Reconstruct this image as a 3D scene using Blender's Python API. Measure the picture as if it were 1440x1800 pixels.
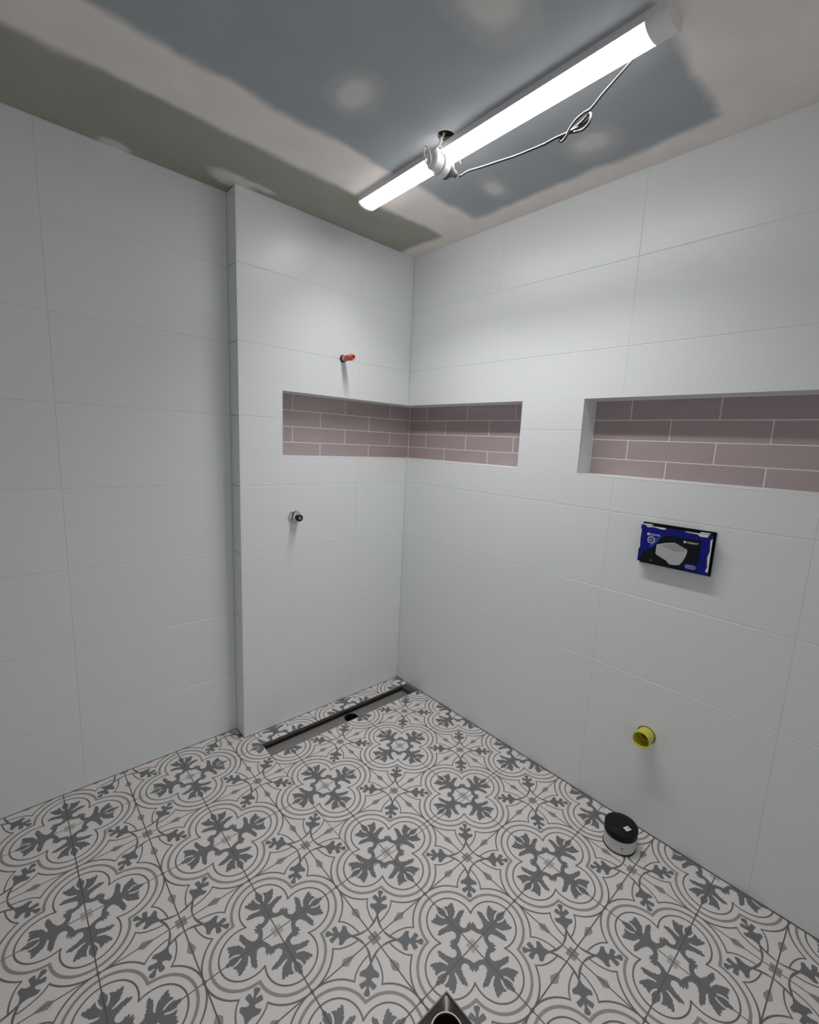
import bpy, bmesh, math, random
from mathutils import Vector, Matrix

# ---------------------------------------------------------------- reset
for o in list(bpy.data.objects):
    bpy.data.objects.remove(o, do_unlink=True)
scene = bpy.context.scene
COL = scene.collection
random.seed(7)

# ---------------------------------------------------------------- camera
cam_data = bpy.data.cameras.new('camera')
cam = bpy.data.objects.new('camera', cam_data)
COL.objects.link(cam)
cam.location = (-1.7000, -1.9613, 1.4110)
cam.rotation_euler = (1.40855, -0.04761, -0.74797)
cam_data.sensor_fit = 'HORIZONTAL'
cam_data.sensor_width = 36.0
cam_data.lens = 803.3 / 1440.0 * 36.0
cam_data.shift_x = -23.15 / 1440.0
cam_data.shift_y = 9.97 / 1440.0
cam_data.clip_start = 0.02
scene.camera = cam

# ---------------------------------------------------------------- world, exposure
world = bpy.data.worlds.new('world')
scene.world = world
world.use_nodes = True
world.node_tree.nodes['Background'].inputs[0].default_value = (0.97, 0.99, 1.0, 1)
world.node_tree.nodes['Background'].inputs[1].default_value = 0.8
vs = scene.view_settings
vs.view_transform = 'Standard'
vs.look = 'None'
vs.gamma = 1.0
vs.use_curve_mapping = False
vs.exposure = -0.70
LAMP_STRENGTH = 25.0    # glow of the diffuser
STRIP_POWER = 11.5       # LED strip inside the batten, shining down
STRIP_SPREAD = 112.0
scene.cycles.diffuse_bounces = 6
scene.cycles.max_bounces = 8
scene.cycles.adaptive_threshold = 0.03

# ---------------------------------------------------------------- dimensions (metres)
H = 2.369            # ceiling height
NIB = -0.9357        # outer edge of the shower wall nib
DEP = 0.0942         # how far the nib stands proud of the wall on the left
XMIN, YMIN = -2.75, -2.90
NZ0, NZ1 = 1.320, 1.610   # niche heights
ND = 0.098           # niche depth
NLX = -0.741         # corner niche, left end
NRY = -0.754         # corner niche, right end
N2A, N2B = -1.043, -1.945  # second niche
ROWS = [0.0] + [0.289 + 0.3 * k for k in range(7)] + [H]

# ---------------------------------------------------------------- materials
def srgb(r, g, b):
    f = lambda c: (c / 255 / 12.92) if c / 255 <= 0.04045 else ((c / 255 + 0.055) / 1.055) ** 2.4
    return (f(r), f(g), f(b), 1.0)

def mat(name, col, rough=0.5, metal=0.0, spec=0.5, noise=0.0, nscale=8.0, bump=0.0, bscale=60.0,
        stretch=(1, 1, 1), rand=0.0, coat=0.0):
    m = bpy.data.materials.new(name)
    m.use_nodes = True
    nt = m.node_tree
    b = nt.nodes['Principled BSDF']
    b.inputs['Roughness'].default_value = rough
    b.inputs['Metallic'].default_value = metal
    b.inputs['Specular IOR Level'].default_value = spec
    if coat:
        b.inputs['Coat Weight'].default_value = coat
        b.inputs['Coat Roughness'].default_value = 0.08
    b.inputs['Base Color'].default_value = col
    tc = nt.nodes.new('ShaderNodeTexCoord')
    mp = nt.nodes.new('ShaderNodeMapping')
    mp.inputs['Scale'].default_value = stretch
    nt.links.new(tc.outputs['Object'], mp.inputs['Vector'])
    out = None
    if noise:
        n = nt.nodes.new('ShaderNodeTexNoise')
        n.inputs['Scale'].default_value = nscale
        n.inputs['Detail'].default_value = 2
        nt.links.new(mp.outputs[0], n.inputs['Vector'])
        mx = nt.nodes.new('ShaderNodeMix'); mx.data_type = 'RGBA'
        mx.inputs[6].default_value = tuple(c * (1 - noise) for c in col[:3]) + (1,)
        mx.inputs[7].default_value = tuple(min(1, c * (1 + noise)) for c in col[:3]) + (1,)
        nt.links.new(n.outputs['Fac'], mx.inputs[0])
        out = mx.outputs[2]
    if rand:
        oi = nt.nodes.new('ShaderNodeObjectInfo')
        mr = nt.nodes.new('ShaderNodeMapRange')
        mr.inputs[3].default_value = 1 - rand; mr.inputs[4].default_value = 1 + rand
        nt.links.new(oi.outputs['Random'], mr.inputs[0])
        hv = nt.nodes.new('ShaderNodeHueSaturation')
        hv.inputs['Color'].default_value = col
        if out: nt.links.new(out, hv.inputs['Color'])
        nt.links.new(mr.outputs[0], hv.inputs['Value'])
        out = hv.outputs[0]
    if out: nt.links.new(out, b.inputs['Base Color'])
    if bump:
        n2 = nt.nodes.new('ShaderNodeTexNoise')
        n2.inputs['Scale'].default_value = bscale
        n2.inputs['Detail'].default_value = 2
        nt.links.new(mp.outputs[0], n2.inputs['Vector'])
        bp = nt.nodes.new('ShaderNodeBump')
        bp.inputs['Strength'].default_value = bump
        bp.inputs['Distance'].default_value = 0.002
        nt.links.new(n2.outputs['Fac'], bp.inputs['Height'])
        nt.links.new(bp.outputs[0], b.inputs['Normal'])
    return m

M = {}
M['wall_tile'] = mat('white_wall_tile', (0.782, 0.806, 0.815, 1), rough=0.34, noise=0.012, nscale=3.0,
                     bump=0.10, bscale=26, stretch=(1, 1, 7), rand=0.008)
M['grout_white'] = mat('white_grout', (0.74, 0.75, 0.76, 1), rough=0.85)
M['trim'] = mat('white_metal_trim', (0.86, 0.87, 0.88, 1), rough=0.28)
M['mauve'] = mat('mauve_glazed_tile', (0.40, 0.325, 0.326, 1), rough=0.16, noise=0.05, nscale=9,
                 bump=0.06, bscale=12, stretch=(1, 1, 2), rand=0.05)
M['grout_pale'] = mat('pale_pink_grout', (0.86, 0.80, 0.80, 1), rough=0.9)
M['plain_wall'] = mat('plain_wall_paint', (0.80, 0.81, 0.82, 1), rough=0.6)
M['floor_base'] = mat('patterned_tile_cream', (0.69, 0.658, 0.637, 1), rough=0.42, rand=0.015)
M['floor_line'] = mat('patterned_tile_dark_line', (0.150, 0.138, 0.132, 1), rough=0.45)
M['floor_band'] = mat('patterned_tile_grey_band', (0.285, 0.268, 0.254, 1), rough=0.45)
M['floor_leaf'] = mat('patterned_tile_blue_grey_leaf', (0.150, 0.156, 0.166, 1), rough=0.45, noise=0.12, nscale=18)
M['floor_square'] = mat('patterned_tile_light_square', (0.44, 0.42, 0.40, 1), rough=0.45)
M['grout_dark'] = mat('dark_floor_grout', (0.16, 0.15, 0.143, 1), rough=0.9, noise=0.15, nscale=40)
M['steel'] = mat('brushed_steel', (0.42, 0.40, 0.385, 1), rough=0.42, metal=1.0, noise=0.08, nscale=20, stretch=(1, 12, 1))
M['steel_dull'] = mat('dusty_steel', (0.27, 0.255, 0.245, 1), rough=0.6, metal=0.35, noise=0.10, nscale=14)
M['steel_bright'] = mat('polished_steel', (0.60, 0.58, 0.56, 1), rough=0.22, metal=1.0)
M['steel_dark'] = mat('dark_mottled_steel', (0.13, 0.115, 0.105, 1), rough=0.32, metal=0.9, noise=0.25, nscale=30)  # darker, mottled brown steel for the drain bowl
M['black'] = mat('black_void', (0.006, 0.006, 0.006, 1), rough=0.6)
M['black_plastic'] = mat('black_plastic', (0.004, 0.004, 0.005, 1), rough=0.42, spec=0.25)
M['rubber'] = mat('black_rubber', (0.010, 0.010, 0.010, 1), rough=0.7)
M['pvc'] = mat('off_white_pvc', (0.60, 0.61, 0.585, 1), rough=0.4, noise=0.03, nscale=20)
M['yellow'] = mat('yellow_plastic', (0.62, 0.58, 0.075, 1), rough=0.38)
M['red'] = mat('red_plastic', (0.60, 0.085, 0.045, 1), rough=0.35)
M['brass'] = mat('tarnished_brass', (0.55, 0.40, 0.34, 1), rough=0.35, metal=0.7)
M['chrome'] = mat('chrome', (0.62, 0.63, 0.64, 1), rough=0.14, metal=1.0)
M['white_plastic'] = mat('white_plastic', (0.78, 0.76, 0.77, 1), rough=0.4)
M['cable'] = mat('grey_cable_sheath', (0.038, 0.037, 0.037, 1), rough=0.3)
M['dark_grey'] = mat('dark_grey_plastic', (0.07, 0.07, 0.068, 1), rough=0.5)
M['clear_white'] = mat('white_wire', (0.72, 0.70, 0.64, 1), rough=0.35)
M['blue'] = mat('blue_print', (0.004, 0.008, 0.20, 1), rough=0.5, spec=0.25)
M['blue_light'] = mat('light_blue_print', (0.03, 0.07, 0.42, 1), rough=0.5, spec=0.25)
M['card_white'] = mat('white_cardboard', (0.75, 0.75, 0.76, 1), rough=0.7)
M['print_black'] = mat('black_print', (0.006, 0.007, 0.009, 1), rough=0.5, spec=0.2)
M['print_grey'] = mat('light_grey_print', (0.46, 0.47, 0.49, 1), rough=0.45)
M['print_grey2'] = mat('mid_grey_print', (0.33, 0.34, 0.36, 1), rough=0.45)
M['print_white'] = mat('white_print', (0.78, 0.79, 0.83, 1), rough=0.45)
M['paper'] = mat('paper_sticker', (0.78, 0.78, 0.78, 1), rough=0.6)

def emission_mat():
    m = bpy.data.materials.new('lit_diffuser'); m.use_nodes = True
    nt = m.node_tree
    b = nt.nodes['Principled BSDF']
    b.inputs['Base Color'].default_value = (0.9, 0.9, 0.9, 1)
    b.inputs['Emission Color'].default_value = (1.0, 0.985, 0.99, 1)
    b.inputs['Emission Strength'].default_value = LAMP_STRENGTH
    return m
M['glow'] = emission_mat()

def ceiling_mat():
    """Blue-grey lining board, beige joint compound, greenish board along the shower wall."""
    m = bpy.data.materials.new('ceiling_board_and_filler'); m.use_nodes = True
    nt = m.node_tree; N = nt.nodes; L = nt.links
    b = N['Principled BSDF']; b.inputs['Roughness'].default_value = 0.85
    b.inputs['Specular IOR Level'].default_value = 0.2
    tc = N.new('ShaderNodeTexCoord')
    def noise(scale, detail=3):
        n = N.new('ShaderNodeTexNoise'); n.inputs['Scale'].default_value = scale
        n.inputs['Detail'].default_value = detail
        L.new(tc.outputs['Object'], n.inputs['Vector']); return n
    def vmath(op, a, bb):
        n = N.new('ShaderNodeVectorMath'); n.operation = op
        for i, v in enumerate((a, bb)):
            if isinstance(v, tuple): n.inputs[i].default_value = v
            else: L.new(v, n.inputs[i])
        return n
    def math_(op, a, bb):
        n = N.new('ShaderNodeMath'); n.operation = op; n.use_clamp = False
        for i, v in enumerate((a, bb)):
            if isinstance(v, (int, float)): n.inputs[i].default_value = v
            else: L.new(v, n.inputs[i])
        return n.outputs[0]
    def ramp(v, lo, hi):
        n = N.new('ShaderNodeMapRange'); n.interpolation_type = 'SMOOTHSTEP'
        n.inputs[1].default_value = lo; n.inputs[2].default_value = hi
        L.new(v, n.inputs[0]); return n.outputs[0]
    c1 = vmath('MULTIPLY', vmath('SUBTRACT', noise(5.0).outputs['Color'], (0.5, 0.5, 0.5)).outputs[0], (0.075, 0.075, 0)).outputs[0]
    c2 = vmath('MULTIPLY', vmath('SUBTRACT', noise(24.0).outputs['Color'], (0.5, 0.5, 0.5)).outputs[0], (0.010, 0.010, 0)).outputs[0]
    pos = vmath('ADD', vmath('ADD', tc.outputs['Object'], c1).outputs[0], c2).outputs[0]
    sx = N.new('ShaderNodeSeparateXYZ'); L.new(pos, sx.inputs[0])
    X, Y = sx.outputs[0], sx.outputs[1]
    def box(x0, x1, y0, y1, s):
        a = math_('MULTIPLY', ramp(X, x0 - s, x0 + s), ramp(X, x1 + s, x1 - s))
        c = math_('MULTIPLY', ramp(Y, y0 - s, y0 + s), ramp(Y, y1 + s, y1 - s))
        return math_('MULTIPLY', a, c)
    def ell(cx, cy, rx, ry, soft=0.35):
        d = vmath('MULTIPLY', vmath('SUBTRACT', pos, (cx, cy, 0)).outputs[0], (1 / rx, 1 / ry, 0))
        ln = N.new('ShaderNodeVectorMath'); ln.operation = 'LENGTH'; L.new(d.outputs[0], ln.inputs[0])
        return ramp(ln.outputs['Value'], 1 + soft, 1 - soft)
    beige = (0.87, 0.815, 0.772, 1); blue = (0.395, 0.422, 0.440, 1); green = (0.375, 0.385, 0.325, 1)
    def over(base, mask, colr, amt=1.0):
        mx = N.new('ShaderNodeMix'); mx.data_type = 'RGBA'
        mk = math_('MULTIPLY', mask, amt)
        L.new(mk, mx.inputs[0])
        if isinstance(base, tuple): mx.inputs[6].default_value = base
        else: L.new(base, mx.inputs[6])
        mx.inputs[7].default_value = colr
        return mx.outputs[2]
    c = over(beige, box(-4.0, -0.105, -1.432, -0.512, 0.022), blue)
    c = over(c, box(-4.0, -0.10, -0.285, 0.30, 0.022), green)
    # filler over the joint by the nib and on the edge of the left wall
    c = over(c, ell(-0.955, -0.01, 0.085, 0.045), beige, 0.75)
    c = over(c, ell(-0.845, -0.035, 0.06, 0.02), beige, 0.6)
    c = over(c, ell(-1.315, 0.075, 0.045, 0.03), beige, 0.7)
    # filled screw heads
    for cx, cy, rx, ry in ((-0.880, -0.735, 0.040, 0.060), (-0.835, -1.175, 0.075, 0.055), (-0.235, -1.105, 0.048, 0.060),
                           (-0.250, -0.722, 0.045, 0.040), (-1.46, -0.74, 0.045, 0.06), (-1.46, -1.15, 0.05, 0.06),
                           (-2.05, -0.74, 0.05, 0.05), (-2.05, -1.15, 0.05, 0.05)):
        c = over(c, ell(cx, cy, rx * 1.9, ry * 1.7, 0.2), beige, 0.12)
        c = over(c, ell(cx, cy, rx, ry, 0.45), beige, 0.55)
    # trowel smear variation
    n3 = noise(9.0, 5)
    hv = N.new('ShaderNodeHueSaturation'); L.new(c, hv.inputs['Color'])
    mr = N.new('ShaderNodeMapRange'); mr.inputs[3].default_value = 0.90; mr.inputs[4].default_value = 1.10
    L.new(n3.outputs['Fac'], mr.inputs[0]); L.new(mr.outputs[0], hv.inputs['Value'])
    L.new(hv.outputs[0], b.inputs['Base Color'])
    return m
M['ceiling'] = ceiling_mat()

# ---------------------------------------------------------------- mesh helpers
def add_obj(name, data, parent=None, loc=(0, 0, 0), rotz=0.0):
    o = bpy.data.objects.new(name, data)
    COL.objects.link(o)
    o.location = loc
    o.rotation_euler = (0, 0, rotz)
    if parent is not None:
        o.parent = parent
    return o

def to_mesh(name, bm, mats, smooth=False, angle=None):
    bmesh.ops.recalc_face_normals(bm, faces=bm.faces[:])
    me = bpy.data.meshes.new(name)
    bm.to_mesh(me); bm.free()
    for m in (mats if isinstance(mats, (list, tuple)) else [mats]):
        me.materials.append(M[m])
    if smooth:
        for p in me.polygons: p.use_smooth = True
        if angle is not None:
            me.set_sharp_from_angle(angle=math.radians(angle))
    return me

def tag(o, label, cat, group=None):
    o['label'] = label; o['category'] = cat
    if group: o['group'] = group
    return o

def struct(o, label, cat):
    o['kind'] = 'structure'; o['label'] = label; o['category'] = cat
    return o

def bm_box(bm, x0, x1, y0, y1, z0, z1, mi=0):
    v = [bm.verts.new(p) for p in ((x0, y0, z0), (x1, y0, z0), (x1, y1, z0), (x0, y1, z0),
                                   (x0, y0, z1), (x1, y0, z1), (x1, y1, z1), (x0, y1, z1))]
    for f in ((0, 3, 2, 1), (4, 5, 6, 7), (0, 1, 5, 4), (1, 2, 6, 5), (2, 3, 7, 6), (3, 0, 4, 7)):
        bm.faces.new([v[i] for i in f]).material_index = mi

def box_obj(name, b, m, parent=None, bevel=0.0, center=True):
    x0, x1, y0, y1, z0, z1 = b
    c = ((x0 + x1) / 2, (y0 + y1) / 2, (z0 + z1) / 2) if center else (0, 0, 0)
    bm = bmesh.new()
    bm_box(bm, x0 - c[0], x1 - c[0], y0 - c[1], y1 - c[1], z0 - c[2], z1 - c[2])
    if bevel:
        bmesh.ops.bevel(bm, geom=bm.edges[:], offset=bevel, segments=1, affect='EDGES')
    return add_obj(name, to_mesh(name, bm, m), parent, c)

def lathe(bm, prof, n=32, axis='z', mi=0, cap0=False, cap1=False):
    """prof: list of (radius, height). axis '-y' or '-x' turns the height outward from a wall."""
    def P(r, h, a):
        c, s = r * math.cos(a), r * math.sin(a)
        return {'z': (c, s, h), '-y': (c, -h, s), '-x': (-h, c, s), 'x': (h, c, s)}[axis]
    rings = []
    for r, h in prof:
        rings.append([bm.verts.new(P(r, h, 2 * math.pi * i / n)) for i in range(n)])
    for a, b in zip(rings, rings[1:]):
        for i in range(n):
            bm.faces.new((a[i], a[(i + 1) % n], b[(i + 1) % n], b[i])).material_index = mi
    if cap0: bm.faces.new(rings[0][::-1]).material_index = mi
    if cap1: bm.faces.new(rings[-1]).material_index = mi

def lathe_obj(name, prof, m, parent, loc=(0, 0, 0), axis='z', n=32, cap0=False, cap1=False, angle=35):
    bm = bmesh.new(); lathe(bm, prof, n, axis, 0, cap0, cap1)
    return add_obj(name, to_mesh(name, bm, m, True, angle), parent, loc)

def catmull(pts, sub=8):
    pts = [Vector(p) for p in pts]; out = []
    for i in range(len(pts) - 1):
        p0, p1, p2, p3 = pts[max(i - 1, 0)], pts[i], pts[i + 1], pts[min(i + 2, len(pts) - 1)]
        for k in range(sub):
            t = k / sub
            out.append(0.5 * (2 * p1 + (p2 - p0) * t + (2 * p0 - 5 * p1 + 4 * p2 - p3) * t * t + (3 * p1 - p0 - 3 * p2 + p3) * t ** 3))
    out.append(pts[-1]); return out

def tube(bm, pts, r, n=8):
    pts = [Vector(p) for p in pts]; rings = []
    t = (pts[1] - pts[0]).normalized()
    up = Vector((1, 0, 0)) if abs(t.x) < 0.8 else Vector((0, 0, 1))
    nrm = (up - t * up.dot(t)).normalized()
    for i, p in enumerate(pts):
        t = (pts[min(i + 1, len(pts) - 1)] - pts[max(i - 1, 0)]).normalized()
        nrm = (nrm - t * nrm.dot(t)).normalized()
        b = t.cross(nrm)
        rings.append([bm.verts.new(p + r * (math.cos(2 * math.pi * k / n) * nrm + math.sin(2 * math.pi * k / n) * b)) for k in range(n)])
    for a, b in zip(rings, rings[1:]):
        for k in range(n):
            bm.faces.new((a[k], a[(k + 1) % n], b[(k + 1) % n], b[k]))
    bm.faces.new(rings[0][::-1]); bm.faces.new(rings[-1])

def tube_obj(name, pts, r, m, parent, loc=(0, 0, 0), sub=8, n=8):
    bm = bmesh.new(); tube(bm, catmull(pts, sub), r, n)
    return add_obj(name, to_mesh(name, bm, m, True, 60), parent, loc)

# ---------------------------------------------------------------- wall builder
WALLS = {  # in-plane (a, z) and depth w behind the face -> world
    'back': lambda a, z, w: (a, w, z),
    'left': lambda a, z, w: (a, DEP + w, z),
    'right': lambda a, z, w: (w, a, z),
    'nib': lambda a, z, w: (NIB + w, a, z),
}
TILE_CACHE = {}
def rect_minus(rc, holes):
    """cells of a rect minus rectangular holes"""
    xs = sorted({rc[0], rc[1]} | {v for h in holes for v in h[:2] if rc[0] < v < rc[1]})
    zs = sorted({rc[2], rc[3]} | {v for h in holes for v in h[2:] if rc[2] < v < rc[3]})
    cells = []
    for i in range(len(xs) - 1):
        for j in range(len(zs) - 1):
            cx, cz = (xs[i] + xs[i + 1]) / 2, (zs[j] + zs[j + 1]) / 2
            if not any(h[0] < cx < h[1] and h[2] < cz < h[3] for h in holes):
                cells.append((xs[i], xs[i + 1], zs[j], zs[j + 1]))
    return cells

def slab_tile(name, wall, rc, parent, m, holes=(), depth=0.007, gap=0.001, bevel=0.0009, face=0.0):
    f = WALLS[wall]
    rc = (rc[0] + gap, rc[1] - gap, rc[2] + gap, rc[3] - gap)
    ca, cz = (rc[0] + rc[1]) / 2, (rc[2] + rc[3]) / 2
    hs = [h for h in holes if h[0] < rc[1] and h[1] > rc[0] and h[2] < rc[3] and h[3] > rc[2]]
    cells = rect_minus(rc, hs)
    if not cells: return None
    key = None
    if not hs:
        key = (wall, round(rc[1] - rc[0], 4), round(rc[3] - rc[2], 4), m, depth, face)
    loc = f(ca, cz, face)
    if key in TILE_CACHE and key is not None:
        return add_obj(name, TILE_CACHE[key], parent, loc)
    bm = bmesh.new(); vd = {}
    def V(a, z):
        k = (round(a, 5), round(z, 5))
        if k not in vd:
            p = Vector(f(a, z, face)) - Vector(loc)
            vd[k] = bm.verts.new(p)
        return vd[k]
    for a0, a1, z0, z1 in cells:
        bm.faces.new((V(a0, z0), V(a1, z0), V(a1, z1), V(a0, z1)))
    if len(cells) > 1:
        bmesh.ops.dissolve_faces(bm, faces=bm.faces[:], use_verts=False)
    front = bm.faces[:]
    d = Vector(f(0, 0, 1)) - Vector(f(0, 0, 0))
    ext = bmesh.ops.extrude_face_region(bm, geom=front)
    back_v = [g for g in ext['geom'] if isinstance(g, bmesh.types.BMVert)]
    back_f = {g for g in ext['geom'] if isinstance(g, bmesh.types.BMFace)}
    bmesh.ops.translate(bm, verts=back_v, vec=d * depth)
    bmesh.ops.recalc_face_normals(bm, faces=bm.faces[:])
    outward = -d
    edges = set()
    for fc in bm.faces:
        if fc.normal.dot(outward) > 0.9:
            for e in fc.edges: edges.add(e)
    if bevel and edges:
        bmesh.ops.bevel(bm, geom=list(edges), offset=bevel, segments=1, affect='EDGES')
    me = to_mesh(name, bm, m)
    if key: TILE_CACHE[key] = me
    return add_obj(name, me, parent, loc)

def slab_mesh(name, wall, rc, holes, w0, w1, m):
    f = WALLS[wall]; bm = bmesh.new()
    for a0, a1, z0, z1 in rect_minus(rc, holes):
        p, q = f(a0, z0, w0), f(a1, z1, w1)
        bm_box(bm, *[v for pair in zip(map(min, zip(p, q)), map(max, zip(p, q))) for v in pair])
    return add_obj(name, to_mesh(name, bm, m))

# ---- structure: slabs behind the tiles
LIN = 0.006
holes_back = [(NLX - LIN, 0.2, NZ0 - LIN, NZ1 + LIN)]
holes_right = [(NRY - LIN, 0.3, NZ0 - LIN, NZ1 + LIN), (N2B - LIN, N2A + LIN, NZ0 - LIN, NZ1 + LIN), (-1.4462, -1.4078, 0.3608, 0.3992)]
wall_back = struct(slab_mesh('wall_back', 'back', (NIB + 0.0075, 0.0, 0, H), holes_back, 0.0010, 0.104, 'grout_white'),
                   'white tiled shower wall with projecting edge and drain at its foot', 'wall')
wall_left = struct(slab_mesh('wall_left', 'left', (XMIN, NIB + 0.05, 0, H), [], 0.0010, 0.10, 'grout_white'),
                   'white tiled wall set back beside the shower wall', 'wall')
wall_right = struct(slab_mesh('wall_right', 'right', (YMIN, 0.104, 0, H), holes_right, 0.0010, 0.104, 'grout_white'),
                    'white tiled wall carrying the long niche and the blue box', 'wall')
WALLS['front'] = lambda a, z, w: (a, YMIN - w, z)
WALLS['side'] = lambda a, z, w: (XMIN - w, a, z)
wall_front = struct(slab_mesh('wall_front', 'front', (XMIN, 0.1, 0, H), [(-2.60, -0.60, -1, 2.15)], 0.0, 0.1, 'plain_wall'),  # wide opening added to let world light in as fill
                    'plain white wall behind the viewer with a wide opening added for fill light', 'wall')
wall_side = struct(slab_mesh('wall_side', 'side', (YMIN - 0.1, 0.2, 0, H), [], 0.0, 0.1, 'plain_wall'),
                   'plain white wall at the far left outside the picture', 'wall')

# ---- wall tiles, one object each
HB = [(NLX - 0.003, 0.5, NZ0 - 0.003, NZ1 + 0.003)]
HR = [(NRY - 0.003, 0.5, NZ0 - 0.003, NZ1 + 0.003), (N2B - 0.003, N2A + 0.003, NZ0 - 0.003, NZ1 + 0.003), (-1.4462, -1.4078, 0.3608, 0.3992)]
for k in range(8):
    z0, z1 = ROWS[k], ROWS[k + 1]
    top = 0.002 if k == 7 else 0.0
    for a0, a1 in ((NIB + 0.004, -0.3345), (-0.3345, 0.0)):
        slab_tile('wall_tile', 'back', (a0, a1, z0, z1 - top), wall_back, 'wall_tile', HB)
    slab_tile('wall_tile', 'nib', (0.004, DEP, z0, z1 - top), wall_back, 'wall_tile')
    xe = [NIB, -1.5333, -2.1353, -2.7373]
    for a1, a0 in zip(xe, xe[1:]):
        slab_tile('wall_tile', 'left', (a0, a1, z0, z1 - top), wall_left, 'wall_tile')
    ye = [0.0, -0.5915, -1.1935, -1.7955, -2.3975, YMIN]
    for a1, a0 in zip(ye, ye[1:]):
        slab_tile('wall_tile', 'right', (a0, a1, z0, z1 - top), wall_right, 'wall_tile', HR)

# metal trims: nib edge and niche borders
def trim(name, b, parent):
    return box_obj(name, b, 'trim', parent, 0.0008)
trim('edge_trim', (NIB - 0.0008, NIB + 0.0045, -0.0008, 0.0045, 0.001, H - 0.001), wall_back)
t = 0.003
for z in (NZ0, NZ1):
    s = (z - t, z) if z == NZ0 else (z, z + t)
    trim('edge_trim', (NLX - t, -0.0005, -0.0006, 0.004, s[0], s[1]), wall_back)
    trim('edge_trim', (-0.0006, 0.004, NRY - t, -0.0005, s[0], s[1]), wall_right)
    trim('edge_trim', (-0.0006, 0.004, N2B - t, N2A + t, s[0], s[1]), wall_right)
trim('edge_trim', (NLX - t, NLX, -0.0006, 0.004, NZ0, NZ1), wall_back)
trim('edge_trim', (-0.0006, 0.004, NRY - t, NRY, NZ0, NZ1), wall_right)
trim('edge_trim', (-0.0006, 0.004, N2A, N2A + t, NZ0, NZ1), wall_right)
trim('edge_trim', (-0.0006, 0.004, N2B - t, N2B, NZ0, NZ1), wall_right)

# niche linings (sill, soffit, returns) and glazed tiles
def lining(name, b, parent): return box_obj(name, b, 'wall_tile', parent)
lining('niche_sill', (NLX - LIN, 0.0, 0.0015, 0.104, NZ0 - LIN, NZ0), wall_back)
lining('niche_soffit', (NLX - LIN, 0.0, 0.0015, 0.104, NZ1, NZ1 + LIN), wall_back)
lining('niche_return', (NLX - LIN, NLX, 0.0015, 0.104, NZ0, NZ1), wall_back)
lining('niche_sill', (0.0015, 0.104, NRY - LIN, 0.104, NZ0 - LIN, NZ0), wall_right)
lining('niche_soffit', (0.0015, 0.104, NRY - LIN, 0.104, NZ1, NZ1 + LIN), wall_right)
lining('niche_return', (0.0015, 0.104, NRY - LIN, NRY, NZ0, NZ1), wall_right)
lining('niche_sill', (0.0015, 0.104, N2B - LIN, N2A + LIN, NZ0 - LIN, NZ0), wall_right)
lining('niche_soffit', (0.0015, 0.104, N2B - LIN, N2A + LIN, NZ1, NZ1 + LIN), wall_right)
lining('niche_return', (0.0015, 0.104, N2A, N2A + LIN, NZ0, NZ1), wall_right)
lining('niche_return', (0.0015, 0.104, N2B - LIN, N2B, NZ0, NZ1), wall_right)
nb1 = box_obj('niche_back', (NLX - 0.02, 0.16, ND + 0.0008, 0.16, NZ0 - 0.03, NZ1 + 0.03), 'grout_pale', wall_back)
nb2 = box_obj('niche_back', (ND + 0.0008, 0.16, NRY - 0.02, 0.16, NZ0 - 0.03, NZ1 + 0.03), 'grout_pale', wall_right)
nb3 = box_obj('niche_back', (ND + 0.0008, 0.16, N2B - 0.02, N2A + 0.02, NZ0 - 0.03, NZ1 + 0.03), 'grout_pale', wall_right)
def niche_tiles(wall, parent, lo, hi, joints_even, joints_odd):
    zs = [NZ1 - 0.0005, 1.5345, 1.4585, 1.3845, NZ0 + 0.0005]
    inv = parent.location.copy()
    for r in range(4):
        js = [lo] + sorted(j for j in (joints_even if r % 2 == 0 else joints_odd) if lo < j < hi) + [hi]
        for a0, a1 in zip(js, js[1:]):
            o = slab_tile('niche_tile', wall, (a0, a1, zs[r + 1], zs[r]), None, 'mauve', (), 0.006, 0.0015, 0.0007, ND)
            o.parent = parent
            o.location = Vector(o.location) - inv
niche_tiles('back', nb1, NLX, ND, (-0.643, -0.346, -0.048), (-0.4925, -0.192))
niche_tiles('right', nb2, NRY, ND - 0.0005, (-0.0495, -0.3495, -0.6500), (-0.1985, -0.4985))
niche_tiles('right', nb3, N2B, N2A, (-1.188, -1.486, -1.786), (-1.335, -1.636, -1.936))

# ---------------------------------------------------------------- floor
# lattice of the printed tiles: 200 mm, motif centres every 400 mm
LX, LY, T = -0.003, -0.104, 0.2
G = 0.0013   # half joint
CHAN = (-0.894, -0.018, -0.196, -0.097)     # linear drain
CUTX, CUTY = -0.8935, -0.9215               # cuts where the shower floor falls
DR = (-1.046, -0.938, -1.439, -1.331)       # square drain

bm = bmesh.new()
for a0, a1, b0, b1 in rect_minus((XMIN, 0.05, YMIN, 0.15), [CHAN, DR]):
    bm_box(bm, a0, a1, b0, b1, -0.06, -0.0012)
floor = struct(add_obj('floor', to_mesh('floor', bm, 'grout_dark')),
               'bathroom floor of grey and cream patterned tiles', 'floor')

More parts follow.
